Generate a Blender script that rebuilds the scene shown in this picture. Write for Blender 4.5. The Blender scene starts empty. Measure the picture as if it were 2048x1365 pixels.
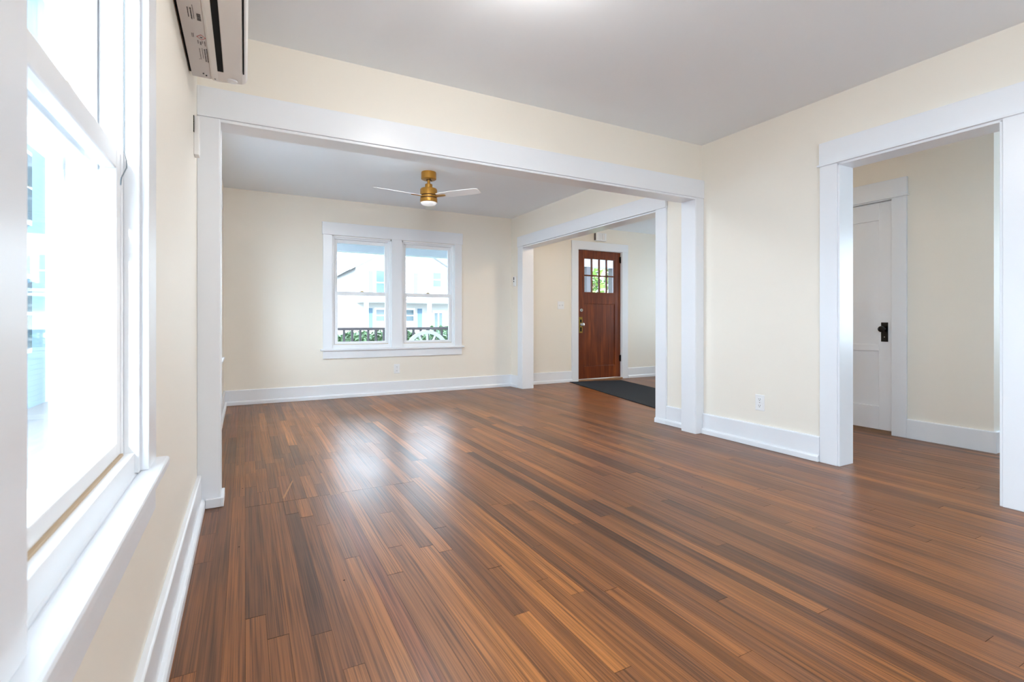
import bpy, bmesh, math, random
from mathutils import Vector, Matrix
R = random.Random(7)
PI = math.pi
sc = bpy.context.scene
COL = sc.collection

# ------------------------------------------------------------------ camera
F_PX = 998.0
TH = math.atan2(534.0, F_PX)
cam_d = bpy.data.cameras.new('camera')
cam = bpy.data.objects.new('camera', cam_d)
COL.objects.link(cam)
cam.location = (0, 0, 0.95)
cam.rotation_euler = (PI / 2, 0, -TH)
cam_d.sensor_width = 36.0
cam_d.lens = F_PX / 2048 * 36.0
cam_d.shift_y = -(682.5 - 642.5) / 2048
cam_d.clip_start = 0.02
cam_d.dof.use_dof = True
cam_d.dof.focus_distance = 4.2
cam_d.dof.aperture_fstop = 7.0
sc.camera = cam

# ------------------------------------------------------------------ light
sc.view_settings.view_transform = 'Standard'
sc.view_settings.look = 'None'
sc.view_settings.gamma = 1.0
sc.view_settings.use_curve_mapping = False
sc.view_settings.exposure = 2.6
SKY = 2.2
SUN = 1.5
GLOW = 2.4                                   # brighter hazy sky round the sun
LAMP_ROOM = 8.5
FILL_PENDANT = 13.0
FILL_FAR = 18.0
LAMP_HALL = 20.0
LAMP_FAN = 0.06
w = bpy.data.worlds.new('sky')
sc.world = w
w.use_nodes = True
bg = w.node_tree.nodes['Background']
bg.inputs['Color'].default_value = (0.68, 0.84, 1.0, 1)
bg.inputs['Strength'].default_value = SKY
SUN_DIR = Vector((0.22, 1.0, -0.34)).normalized()     # direction the sunlight travels
_nt = w.node_tree
_tc = _nt.nodes.new('ShaderNodeTexCoord')
_dot = _nt.nodes.new('ShaderNodeVectorMath')
_dot.operation = 'DOT_PRODUCT'
_dot.inputs[1].default_value = tuple(-SUN_DIR)
_nt.links.new(_tc.outputs['Generated'], _dot.inputs[0])
_mx = _nt.nodes.new('ShaderNodeMath')
_mx.operation = 'MAXIMUM'
_mx.inputs[1].default_value = 0.0
_nt.links.new(_dot.outputs['Value'], _mx.inputs[0])
_pw = _nt.nodes.new('ShaderNodeMath')
_pw.operation = 'POWER'
_pw.inputs[1].default_value = 16.0
_nt.links.new(_mx.outputs[0], _pw.inputs[0])
_ma = _nt.nodes.new('ShaderNodeMath')
_ma.operation = 'MULTIPLY_ADD'
_ma.inputs[1].default_value = SKY * GLOW
_ma.inputs[2].default_value = SKY
_nt.links.new(_pw.outputs[0], _ma.inputs[0])
_nt.links.new(_ma.outputs[0], bg.inputs['Strength'])
sun_d = bpy.data.lights.new('sun', 'SUN')
sun_d.energy = SUN
sun_d.angle = math.radians(0.6)
sun_d.color = (1.0, 0.95, 0.88)
sun = bpy.data.objects.new('sun', sun_d)
COL.objects.link(sun)
sun.rotation_euler = SUN_DIR.to_track_quat('-Z', 'Y').to_euler()
sc.cycles.use_denoising = True
sc.cycles.max_bounces = 12
sc.cycles.diffuse_bounces = 6
sc.cycles.glossy_bounces = 4
sc.cycles.transparent_max_bounces = 24
sc.cycles.sample_clamp_indirect = 8.0


def portal(loc, rot, sx, sy):
    d = bpy.data.lights.new('window_portal', 'AREA')
    d.shape = 'RECTANGLE'
    d.size, d.size_y = sx, sy
    d.cycles.is_portal = True
    o = bpy.data.objects.new('window_portal', d)
    COL.objects.link(o)
    o.location = loc
    o.rotation_euler = rot


# ------------------------------------------------------------------ materials
def nmat(name):
    m = bpy.data.materials.new(name)
    m.use_nodes = True
    nt = m.node_tree
    return m, nt, nt.nodes['Principled BSDF']


def srgb(r, g, b):
    f = lambda c: (c / 255 / 12.92) if c / 255 <= 0.04045 else ((c / 255 + 0.055) / 1.055) ** 2.4
    return (f(r), f(g), f(b), 1)


def mat(name, col, rough=0.5, metal=0.0, bump=0.0, scale=60.0, vary=0.0, spec=0.5, stretch=None):
    m, nt, b = nmat(name)
    b.inputs['Base Color'].default_value = col
    b.inputs['Roughness'].default_value = rough
    b.inputs['Metallic'].default_value = metal
    b.inputs['Specular IOR Level'].default_value = spec
    if bump or vary:
        tc = nt.nodes.new('ShaderNodeTexCoord')
        mp = nt.nodes.new('ShaderNodeMapping')
        if stretch:
            mp.inputs['Scale'].default_value = stretch
        nt.links.new(tc.outputs['Object'], mp.inputs['Vector'])
        n = nt.nodes.new('ShaderNodeTexNoise')
        n.inputs['Scale'].default_value = scale
        n.inputs['Detail'].default_value = 3
        nt.links.new(mp.outputs['Vector'], n.inputs['Vector'])
        if bump:
            bp = nt.nodes.new('ShaderNodeBump')
            bp.inputs['Strength'].default_value = bump
            bp.inputs['Distance'].default_value = 0.002
            nt.links.new(n.outputs['Fac'], bp.inputs['Height'])
            nt.links.new(bp.outputs['Normal'], b.inputs['Normal'])
        if vary:
            mx = nt.nodes.new('ShaderNodeMix')
            mx.data_type = 'RGBA'
            mx.inputs[6].default_value = tuple(c * (1 - vary) for c in col[:3]) + (1,)
            mx.inputs[7].default_value = tuple(min(1, c * (1 + vary)) for c in col[:3]) + (1,)
            nt.links.new(n.outputs['Fac'], mx.inputs[0])
            nt.links.new(mx.outputs[2], b.inputs['Base Color'])
    return m


M = {}
M['cream'] = mat('cream_wall_paint', srgb(240, 234, 223), 0.55, bump=0.12, scale=90)
M['ceil'] = mat('ceiling_paint', srgb(240, 246, 252), 0.6, bump=0.1, scale=60)
M['white'] = mat('white_gloss_trim', srgb(236, 239, 244), 0.28, bump=0.05, scale=30)
M['vinyl'] = mat('white_vinyl', srgb(240, 242, 245), 0.35)
M['tan'] = mat('tan_weatherstrip', srgb(190, 165, 135), 0.6)
M['plastic'] = mat('white_plastic', srgb(240, 240, 240), 0.35)
M['grey_plastic'] = mat('pale_grey_plastic', srgb(222, 221, 222), 0.45)
M['black'] = mat('black_plastic', srgb(5, 5, 6), 0.6, spec=0.15)
M['ink'] = mat('dark_print', srgb(70, 68, 72), 0.6)
M['red'] = mat('red_print', srgb(190, 60, 60), 0.6)
M['gold'] = mat('antique_gold_paint', srgb(176, 128, 52), 0.35, metal=0.55)
M['gold_dark'] = mat('dark_gold_groove', srgb(70, 46, 20), 0.6, metal=0.3)
M['bronze'] = mat('dark_bronze', srgb(28, 22, 20), 0.35, metal=0.6)
M['blackmetal'] = mat('black_metal', srgb(10, 9, 9), 0.22, metal=0.3)
M['brass'] = mat('worn_brass', srgb(170, 140, 70), 0.3, metal=0.9, vary=0.35, scale=60)
M['chrome'] = mat('polished_chrome', srgb(225, 225, 228), 0.1, metal=1.0)
M['blade'] = mat('white_fan_blade', srgb(238, 238, 240), 0.35)
M['lens'] = mat('frosted_lens', srgb(245, 247, 250), 0.4)
M['ext_white'] = mat('white_siding', srgb(200, 200, 198), 0.6)
M['ext_blue'] = mat('pale_blue_siding', srgb(120, 140, 158), 0.6)
M['shutter'] = mat('blue_shutter', srgb(70, 98, 118), 0.6)
M['roof'] = mat('grey_shingle_roof', srgb(150, 152, 158), 0.8, vary=0.25, scale=8)
M['dark_glass'] = mat('house_window_glass', srgb(60, 76, 84), 0.1)
M['rail'] = mat('grey_brown_painted_wood', srgb(100, 92, 96), 0.6, vary=0.15, scale=20)
M['beam'] = mat('blue_grey_porch_paint', srgb(192, 200, 210), 0.6)
M['deck'] = mat('grey_porch_deck', srgb(140, 140, 142), 0.6, vary=0.15, scale=15)
M['lawn'] = mat('lawn_grass', srgb(80, 105, 52), 0.9, vary=0.4, scale=6, bump=0.5)
M['asphalt'] = mat('pale_street', srgb(110, 110, 110), 0.9, vary=0.1, scale=5)
M['wheel'] = mat('white_painted_wood', srgb(225, 226, 228), 0.5)
M['bark'] = mat('tree_bark', srgb(85, 68, 52), 0.9, vary=0.3, scale=20)
M['cord'] = mat('grey_cord', srgb(110, 118, 124), 0.7)
M['thresh'] = mat('oak_threshold', srgb(160, 120, 85), 0.45, vary=0.2, scale=20)


def emit(name, col, s):
    m, nt, b = nmat(name)
    b.inputs['Base Color'].default_value = (0.8, 0.8, 0.8, 1)
    b.inputs['Emission Color'].default_value = col
    b.inputs['Emission Strength'].default_value = s
    return m


M['lamp_room'] = emit('lit_ceiling_lamp_glass', (1.0, 0.965, 0.91, 1), LAMP_ROOM)
M['lamp_fan'] = emit('lit_fan_lens', (0.97, 0.98, 1.0, 1), LAMP_FAN)
M['fill_pendant'] = emit('fill_pendant_glow', (0.88, 0.95, 1.0, 1), FILL_PENDANT)
M['fill_far'] = emit('fill_far_glow', (0.90, 0.96, 1.0, 1), FILL_FAR)
M['lamp_hall'] = emit('lit_hall_lamp_glass', (1.0, 0.80, 0.60, 1), LAMP_HALL)


def glass_mat():
    m = bpy.data.materials.new('clear_window_glass')
    m.use_nodes = True
    nt = m.node_tree
    nt.nodes.remove(nt.nodes['Principled BSDF'])
    out = nt.nodes['Material Output']
    tr = nt.nodes.new('ShaderNodeBsdfTransparent')
    tr.inputs['Color'].default_value = (0.97, 0.985, 0.98, 1)
    gl = nt.nodes.new('ShaderNodeBsdfGlossy')
    gl.inputs['Roughness'].default_value = 0.02
    lw = nt.nodes.new('ShaderNodeLayerWeight')
    lw.inputs['Blend'].default_value = 0.5
    p = nt.nodes.new('ShaderNodeMath')
    p.operation = 'POWER'
    p.inputs[1].default_value = 5
    nt.links.new(lw.outputs['Facing'], p.inputs[0])
    ma = nt.nodes.new('ShaderNodeMath')
    ma.operation = 'MULTIPLY_ADD'
    ma.inputs[1].default_value = 0.8
    ma.inputs[2].default_value = 0.025
    nt.links.new(p.outputs[0], ma.inputs[0])
    mx = nt.nodes.new('ShaderNodeMixShader')
    nt.links.new(ma.outputs[0], mx.inputs[0])
    nt.links.new(tr.outputs[0], mx.inputs[1])
    nt.links.new(gl.outputs[0], mx.inputs[2])
    nt.links.new(mx.outputs[0], out.inputs['Surface'])
    return m


M['glass'] = glass_mat()


class NB:
    """tiny node-building helper"""
    def __init__(s, nt):
        s.nt = nt

    def n(s, t, **kw):
        x = s.nt.nodes.new('ShaderNode' + t)
        for k, v in kw.items():
            setattr(x, k, v)
        return x

    def put(s, sock, v):
        if isinstance(v, bpy.types.NodeSocket):
            s.nt.links.new(v, sock)
        else:
            sock.default_value = v

    def math(s, op, a, b=0.0, c=0.0, clamp=False):
        x = s.n('Math', operation=op, use_clamp=clamp)
        s.put(x.inputs[0], a)
        s.put(x.inputs[1], b)
        s.put(x.inputs[2], c)
        return x.outputs[0]

    def mix(s, f, a, b, blend='MIX'):
        x = s.n('Mix', data_type='RGBA', blend_type=blend)
        s.put(x.inputs[0], f)
        s.put(x.inputs[6], a)
        s.put(x.inputs[7], b)
        return x.outputs[2]

    def ramp(s, f, stops):
        x = s.n('ValToRGB')
        e = x.color_ramp.elements
        e[0].position, e[0].color = stops[0]
        e[1].position, e[1].color = stops[-1]
        for p, c in stops[1:-1]:
            y = e.new(p)
            y.color = c
        s.put(x.inputs[0], f)
        return x.outputs[0]

    def noise(s, vec, scale, detail=2.0, rough=0.5, dist=0.0):
        x = s.n('TexNoise')
        s.put(x.inputs['Vector'], vec)
        s.put(x.inputs['Scale'], scale)
        s.put(x.inputs['Detail'], detail)
        s.put(x.inputs['Roughness'], rough)
        s.put(x.inputs['Distortion'], dist)
        return x.outputs['Fac']

    def scaled(s, vec, sx, sy, sz):
        x = s.n('Mapping')
        s.put(x.inputs['Vector'], vec)
        x.inputs['Scale'].default_value = (sx, sy, sz)
        return x.outputs['Vector']


def floor_mat():
    m, nt, b = nmat('varnished_fir_floor')
    g = NB(nt)
    at = g.n('Attribute', attribute_name='board')
    sep = g.n('SeparateColor')
    nt.links.new(at.outputs['Color'], sep.inputs[0])
    r1, r2, dk = sep.outputs[0], sep.outputs[1], sep.outputs[2]
    tc = g.n('TexCoord')
    geo = tc.outputs['Object']
    off = g.n('CombineXYZ')
    g.put(off.inputs[0], g.math('MULTIPLY', r1, 37.0))
    g.put(off.inputs[1], g.math('MULTIPLY', r2, 91.0))
    add = g.n('VectorMath', operation='ADD')
    nt.links.new(geo, add.inputs[0])
    nt.links.new(off.outputs[0], add.inputs[1])
    v = add.outputs[0]
    fine = g.noise(g.scaled(v, 260, 2.2, 1), 1.0, 2.0, 0.6, 0.25)
    med = g.noise(g.scaled(v, 75, 0.9, 1), 1.0, 3.0, 0.6, 0.15)
    broad = g.noise(g.scaled(geo, 1.1, 0.8, 1), 1.0, 3.0, 0.6)
    base = g.ramp(r1, [(0.0, srgb(92, 57, 35)), (0.3, srgb(114, 70, 39)), (0.65, srgb(134, 82, 42)), (0.9, srgb(154, 96, 48)), (1.0, srgb(124, 72, 42))])
    grainmix = g.math('ADD', g.math('MULTIPLY', fine, 0.60), g.math('MULTIPLY', med, 0.50))
    tone = g.ramp(grainmix, [(0.37, (0.34, 0.30, 0.28, 1)), (0.5, (0.86, 0.85, 0.84, 1)), (0.64, (1.55, 1.52, 1.44, 1))])
    col = g.mix(1.0, base, tone, 'MULTIPLY')
    stain = g.math('MULTIPLY', g.ramp(broad, [(0.40, (0, 0, 0, 1)), (0.70, (1, 1, 1, 1))]), 0.25)
    col = g.mix(stain, col, g.mix(1.0, col, (0.60, 0.57, 0.56, 1), 'MULTIPLY'))
    worn_hue = g.noise(g.scaled(geo, 0.55, 0.45, 1), 1.0, 2.0, 0.5)
    col = g.mix(g.math('MULTIPLY', g.ramp(worn_hue, [(0.40, (0, 0, 0, 1)), (0.62, (1, 1, 1, 1))]), 0.55), col, g.mix(1.0, col, (0.80, 0.92, 1.10, 1), 'MULTIPLY'))
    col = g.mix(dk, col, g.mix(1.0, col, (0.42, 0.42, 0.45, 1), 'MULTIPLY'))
    nt.links.new(col, b.inputs['Base Color'])
    worn = g.noise(g.scaled(geo, 1, 1, 1), 2.3, 4.0, 0.65)
    rg = g.ramp(worn, [(0.30, (0.32, 0.32, 0.32, 1)), (0.70, (0.37, 0.37, 0.37, 1))])
    rg = g.math('ADD', rg, g.math('MULTIPLY', g.math('SUBTRACT', fine, 0.5), 0.10))
    nt.links.new(rg, b.inputs['Roughness'])
    b.inputs['Specular IOR Level'].default_value = 0.45
    bp = g.n('Bump')
    bp.inputs['Strength'].default_value = 0.06
    bp.inputs['Distance'].default_value = 0.001
    big = g.noise(g.scaled(v, 16, 2.0, 1), 1.0, 2.0)
    nt.links.new(g.math('ADD', g.math('MULTIPLY', fine, 0.35), g.math('MULTIPLY', big, 0.9)), bp.inputs['Height'])
    nt.links.new(bp.outputs['Normal'], b.inputs['Normal'])
    return m


def door_mat():
    m, nt, b = nmat('reddish_varnished_door_wood')
    g = NB(nt)
    tc = g.n('TexCoord')
    o = tc.outputs['Object']
    gr = g.noise(g.scaled(o, 40, 40, 1.6), 1.0, 4.0, 0.6, 0.8)
    br = g.noise(g.scaled(o, 5, 5, 2.0), 1.0, 2.0, 0.5)
    f = g.math('ADD', g.math('MULTIPLY', gr, 0.65), g.math('MULTIPLY', br, 0.35))
    col = g.ramp(f, [(0.3, srgb(72, 29, 9)), (0.5, srgb(108, 46, 15)), (0.7, srgb(146, 74, 28))])
    nt.links.new(col, b.inputs['Base Color'])
    b.inputs['Roughness'].default_value = 0.35
    return m


def mat_mat():
    m, nt, b = nmat('dark_ribbed_mat')
    g = NB(nt)
    tc = g.n('TexCoord')
    wv = g.n('TexWave', bands_direction='Y')
    nt.links.new(tc.outputs['Object'], wv.inputs['Vector'])
    wv.inputs['Scale'].default_value = 22
    wv.inputs['Distortion'].default_value = 0.4
    n = g.noise(tc.outputs['Object'], 260, 2)
    f = g.math('ADD', g.math('MULTIPLY', wv.outputs['Fac'], 0.6), g.math('MULTIPLY', n, 0.4))
    nt.links.new(g.ramp(f, [(0.2, srgb(9, 13, 20)), (0.85, srgb(28, 36, 48))]), b.inputs['Base Color'])
    b.inputs['Roughness'].default_value = 0.95
    bp = g.n('Bump')
    bp.inputs['Strength'].default_value = 0.6
    bp.inputs['Distance'].default_value = 0.004
    nt.links.new(f, bp.inputs['Height'])
    nt.links.new(bp.outputs['Normal'], b.inputs['Normal'])
    return m


def leaf_mat(name, a, bcol):
    m, nt, b = nmat(name)
    g = NB(nt)
    at = g.n('Attribute', attribute_name='leaf')
    nt.links.new(g.ramp(at.outputs['Fac'], [(0.0, a), (1.0, bcol)]), b.inputs['Base Color'])
    b.inputs['Roughness'].default_value = 0.5
    b.inputs['Subsurface Weight'].default_value = 0.0
    return m


def siding_mat(name, col, pitch=0.11):
    m, nt, b = nmat(name)
    g = NB(nt)
    tc = g.n('TexCoord')
    sp = g.n('SeparateXYZ')
    nt.links.new(tc.outputs['Object'], sp.inputs[0])
    f = g.math('FRACT', g.math('DIVIDE', sp.outputs[2], pitch))
    b.inputs['Base Color'].default_value = col
    b.inputs['Roughness'].default_value = 0.6
    bp = g.n('Bump')
    bp.inputs['Strength'].default_value = 1.0
    bp.inputs['Distance'].default_value = 0.03
    nt.links.new(g.math('SUBTRACT', 1.0, f), bp.inputs['Height'])
    nt.links.new(bp.outputs['Normal'], b.inputs['Normal'])
    return m


M['floor'] = floor_mat()
M['gap'] = mat('dark_floor_gap', srgb(30, 17, 11), 0.9)
M['scar'] = mat('pale_bare_wood', srgb(176, 132, 98), 0.7)
M['door'] = door_mat()
M['mat'] = mat_mat()
M['leaf'] = leaf_mat('hedge_leaf', srgb(66, 96, 64), srgb(128, 156, 112))
M['leaf2'] = leaf_mat('tree_leaf', srgb(38, 66, 26), srgb(112, 135, 62))
M['siding'] = siding_mat('white_clapboard', srgb(168, 166, 162))
M['siding_blue'] = siding_mat('pale_blue_clapboard', srgb(105, 128, 146))


# ------------------------------------------------------------------ mesh helpers
def origin_of(o):
    v = Vector((0, 0, 0))
    while o is not None:
        v += o.location
        o = o.parent
    return v


class MB:
    def __init__(s, T=None):
        s.v, s.f, s.m, s.T = [], [], [], T
        s.mi = 0

    def p(s, x, y, z):
        s.v.append(s.T(x, y, z) if s.T else (x, y, z))
        return len(s.v) - 1

    def face(s, idx):
        s.f.append(tuple(idx))
        s.m.append(s.mi)

    def box(s, x0, x1, y0, y1, z0, z1):
        i = [s.p(x, y, z) for z in (z0, z1) for y in (y0, y1) for x in (x0, x1)]
        for q in ((0, 1, 3, 2), (4, 6, 7, 5), (0, 4, 5, 1), (2, 3, 7, 6), (0, 2, 6, 4), (1, 5, 7, 3)):
            s.face([i[k] for k in q])
        return s

    def prism(s, pts, f):
        """pts: 2-D outline; f(a,b,t) -> xyz for t 0 / 1"""
        n = len(pts)
        A = [s.p(*f(a, b, 0)) for a, b in pts]
        B = [s.p(*f(a, b, 1)) for a, b in pts]
        s.face(A[::-1])
        s.face(B)
        for k in range(n):
            s.face((A[k], A[(k + 1) % n], B[(k + 1) % n], B[k]))
        return s

    def lathe(s, prof, c, axis='z', n=32, cap=True):
        """prof: list of (r, h)"""
        rings = []
        for r, h in prof:
            ring = []
            for k in range(n):
                a = 2 * PI * k / n
                ca, sa = r * math.cos(a), r * math.sin(a)
                if axis == 'z':
                    q = (c[0] + ca, c[1] + sa, c[2] + h)
                elif axis == 'x':
                    q = (c[0] + h, c[1] + ca, c[2] + sa)
                else:
                    q = (c[0] + ca, c[1] + h, c[2] + sa)
                ring.append(s.p(*q))
            rings.append(ring)
        for a, b in zip(rings, rings[1:]):
            for k in range(n):
                s.face((a[k], a[(k + 1) % n], b[(k + 1) % n], b[k]))
        if cap:
            s.face(rings[0][::-1])
            s.face(rings[-1])
        return s

    def tube(s, pts, r, n=8, r1=None):
        pts = [Vector(q) for q in pts]
        rings = []
        for i, q in enumerate(pts):
            d = (pts[min(i + 1, len(pts) - 1)] - pts[max(i - 1, 0)]).normalized()
            u = d.cross(Vector((0, 0, 1)))
            if u.length < 1e-3:
                u = d.cross(Vector((0, 1, 0)))
            u.normalize()
            w_ = d.cross(u)
            rr = r if r1 is None else r + (r1 - r) * i / (len(pts) - 1)
            rings.append([s.p(*(q + u * rr * math.cos(2 * PI * k / n) + w_ * rr * math.sin(2 * PI * k / n))) for k in range(n)])
        for a, b in zip(rings, rings[1:]):
            for k in range(n):
                s.face((a[k], a[(k + 1) % n], b[(k + 1) % n], b[k]))
        s.face(rings[0][::-1])
        s.face(rings[-1])
        return s

    def build(s, name, mats, parent=None, bevel=0.0, smooth=False, recalc=True, loc=None):
        me = bpy.data.meshes.new(name)
        o = bpy.data.objects.new(name, me)
        COL.objects.link(o)
        if parent is not None:
            o.parent = parent
            org = origin_of(parent)
        else:
            org = Vector(loc) if loc is not None else Vector((0, 0, 0))
            o.location = org
        me.from_pydata([tuple(Vector(q) - org) for q in s.v], [], s.f)
        for k in (mats if isinstance(mats, (list, tuple)) else [mats]):
            me.materials.append(M[k] if isinstance(k, str) else k)
        me.polygons.foreach_set('material_index', s.m)
        if recalc:
            b = bmesh.new()
            b.from_mesh(me)
            bmesh.ops.recalc_face_normals(b, faces=b.faces)
            b.to_mesh(me)
            b.free()
        if smooth:
            for q in me.polygons:
                q.use_smooth = True
            me.set_sharp_from_angle(angle=math.radians(38))
        if bevel:
            bm_ = o.modifiers.new('edge', 'BEVEL')
            bm_.width = bevel
            bm_.segments = 2
            bm_.limit_method = 'ANGLE'
            bm_.harden_normals = False
        me.update()
        return o


def tag(o, label=None, cat=None, group=None, kind=None):
    if label:
        o['label'] = label
    if cat:
        o['category'] = cat
    if group:
        o['group'] = group
    if kind:
        o['kind'] = kind
    return o


def struct(o, label=None, cat=None):
    o['kind'] = 'structure'
    if label:
        o['label'] = label
    if cat:
        o['category'] = cat
    return o


def empty(name, loc):
    o = bpy.data.objects.new(name, None)
    o.empty_display_size = 0.1
    COL.objects.link(o)
    o.location = loc
    return o


def copy_tree(o, parent=None):
    c = o.copy()
    COL.objects.link(c)
    c.parent = parent
    for ch in list(o.children):
        copy_tree(ch, c)
    return c


def wall(name, xs, ys, zs, hole, label):
    """box wall split into cells; hole(ix, iy, iz) -> True where there is no wall"""
    nx, ny, nz = len(xs) - 1, len(ys) - 1, len(zs) - 1
    solid = lambda i, j, k: 0 <= i < nx and 0 <= j < ny and 0 <= k < nz and not hole(i, j, k)
    b = MB()
    vid = {}

    def P(i, j, k):
        if (i, j, k) not in vid:
            vid[(i, j, k)] = b.p(xs[i], ys[j], zs[k])
        return vid[(i, j, k)]
    for i in range(nx):
        for j in range(ny):
            for k in range(nz):
                if not solid(i, j, k):
                    continue
                if not solid(i - 1, j, k): b.face((P(i, j, k), P(i, j, k + 1), P(i, j + 1, k + 1), P(i, j + 1, k)))
                if not solid(i + 1, j, k): b.face((P(i + 1, j, k), P(i + 1, j + 1, k), P(i + 1, j + 1, k + 1), P(i + 1, j, k + 1)))
                if not solid(i, j - 1, k): b.face((P(i, j, k), P(i + 1, j, k), P(i + 1, j, k + 1), P(i, j, k + 1)))
                if not solid(i, j + 1, k): b.face((P(i, j + 1, k), P(i, j + 1, k + 1), P(i + 1, j + 1, k + 1), P(i + 1, j + 1, k)))
                if not solid(i, j, k - 1): b.face((P(i, j, k), P(i, j + 1, k), P(i + 1, j + 1, k), P(i + 1, j, k)))
                if not solid(i, j, k + 1): b.face((P(i, j, k + 1), P(i + 1, j, k + 1), P(i + 1, j + 1, k + 1), P(i, j + 1, k + 1)))
    return struct(b.build(name, 'cream', recalc=False), label, 'wall')


# ------------------------------------------------------------------ room shell
XL, XR, XR2 = -0.213, 3.43, 3.575           # left wall, right wall faces
YB, YC0, YC1, YF = -2.6, 2.985, 3.10, 6.43  # back wall, cross wall, front wall
ZC = 2.444
XH, XE = 4.75, 7.0                          # hall back wall, hall end
YR = 1.53                                   # hall corner
WZ0, WZ1 = 0.61, 2.0                        # window opening
OT = 0.15

# near pair and far pair of side windows, pair of front windows
LN = [(-0.142, 0.572), (0.682, 1.394)]
LB = [(-2.3, -1.61), (-1.5, -0.81)]  # unseen pair behind the camera, added to let in more daylight
LF = [(3.85, 4.54), (4.65, 5.34)]
FW = [(0.94, 1.67), (1.807, 2.54)]
DR = (4.613, 5.497)                         # front door opening
HD = (2.167, 2.942)                         # hall door opening

zs = [0, WZ0 - 0.03, WZ1, ZC + 0.02]
ys = [YB - OT, LB[0][0], LB[0][1], LB[1][0], LB[1][1], LN[0][0], LN[0][1], LN[1][0], LN[1][1], LF[0][0], LF[0][1], LF[1][0], LF[1][1], YF + OT]
wall('wall_left', [XL - OT, XL], ys, zs, lambda i, j, k: k == 1 and j in (1, 3, 5, 7, 9, 11), 'cream wall with the tall sash windows at left')
xs = [XL - OT, FW[0][0], FW[0][1], FW[1][0], FW[1][1], DR[0], DR[1], XE + OT]
wall('wall_front', xs, [YF, YF + OT], [0, WZ0 - 0.03, WZ1, 2.088, ZC + 0.02],
     lambda i, j, k: (i in (1, 3) and k == 1) or (i == 5 and k <= 2), 'cream end wall holding the paired window and the wooden front door')
OP = (3.50, 6.08, 1.99)
DW = (1.065, 1.873, 1.988)
wall('wall_right', [XR, XR2], [YB, DW[0], DW[1], OP[0], OP[1], YF], [0, DW[2], ZC + 0.02],
     lambda i, j, k: k == 0 and j in (1, 3), 'cream right hand wall with the white cased doorway')
OX = (-0.128, 3.349)
wall('wall_middle', [XL, OX[0], OX[1], XR], [YC0, YC1], [0, 1.988, ZC + 0.02], lambda i, j, k: i == 1 and k == 0,
     'cream wall over the wide cased opening between the two rooms')
wall('wall_hall', [XH, XH + 0.13], [YR, HD[0], HD[1], 4.5], [0, 1.975, ZC + 0.02], lambda i, j, k: j == 1 and k == 0,
     'cream hall wall around the white panelled door')
wall('wall_hall_return', [XH + 0.13, 6.6], [YR, YR + 0.13], [0, ZC + 0.02], lambda i, j, k: False, 'short cream wall turning the hall corner')
wall('wall_hall_side', [XH + 0.13, XE], [4.37, 4.5], [0, ZC + 0.02], lambda i, j, k: False, 'cream wall on the near side of the entry hall')
HWN = (5.15, 5.75)
wall('wall_hall_end', [XE, XE + OT], [YR + 0.13, HWN[0], HWN[1], YF], [0, 0.58, WZ1, ZC + 0.02], lambda i, j, k: j == 1 and k == 1, 'cream wall at the end of the entry hall')
KW = (-0.6, 1.0)
wall('wall_far_right', [6.6, 6.75], [YB - OT, KW[0], KW[1], YR + 0.13], [0, 0.58, WZ1, ZC + 0.02], lambda i, j, k: j == 1 and k == 1, 'cream wall of the room beyond the doorway')
wall('wall_back', [XL, 6.6], [YB - OT, YB], [0, ZC + 0.02], lambda i, j, k: False, 'cream wall behind the camera')
struct(MB().box(XL - OT, XE + OT, YB - OT, YF + OT, ZC, ZC + 0.2).build('ceiling', 'ceil'), 'flat pale grey ceiling', 'ceiling')


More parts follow.
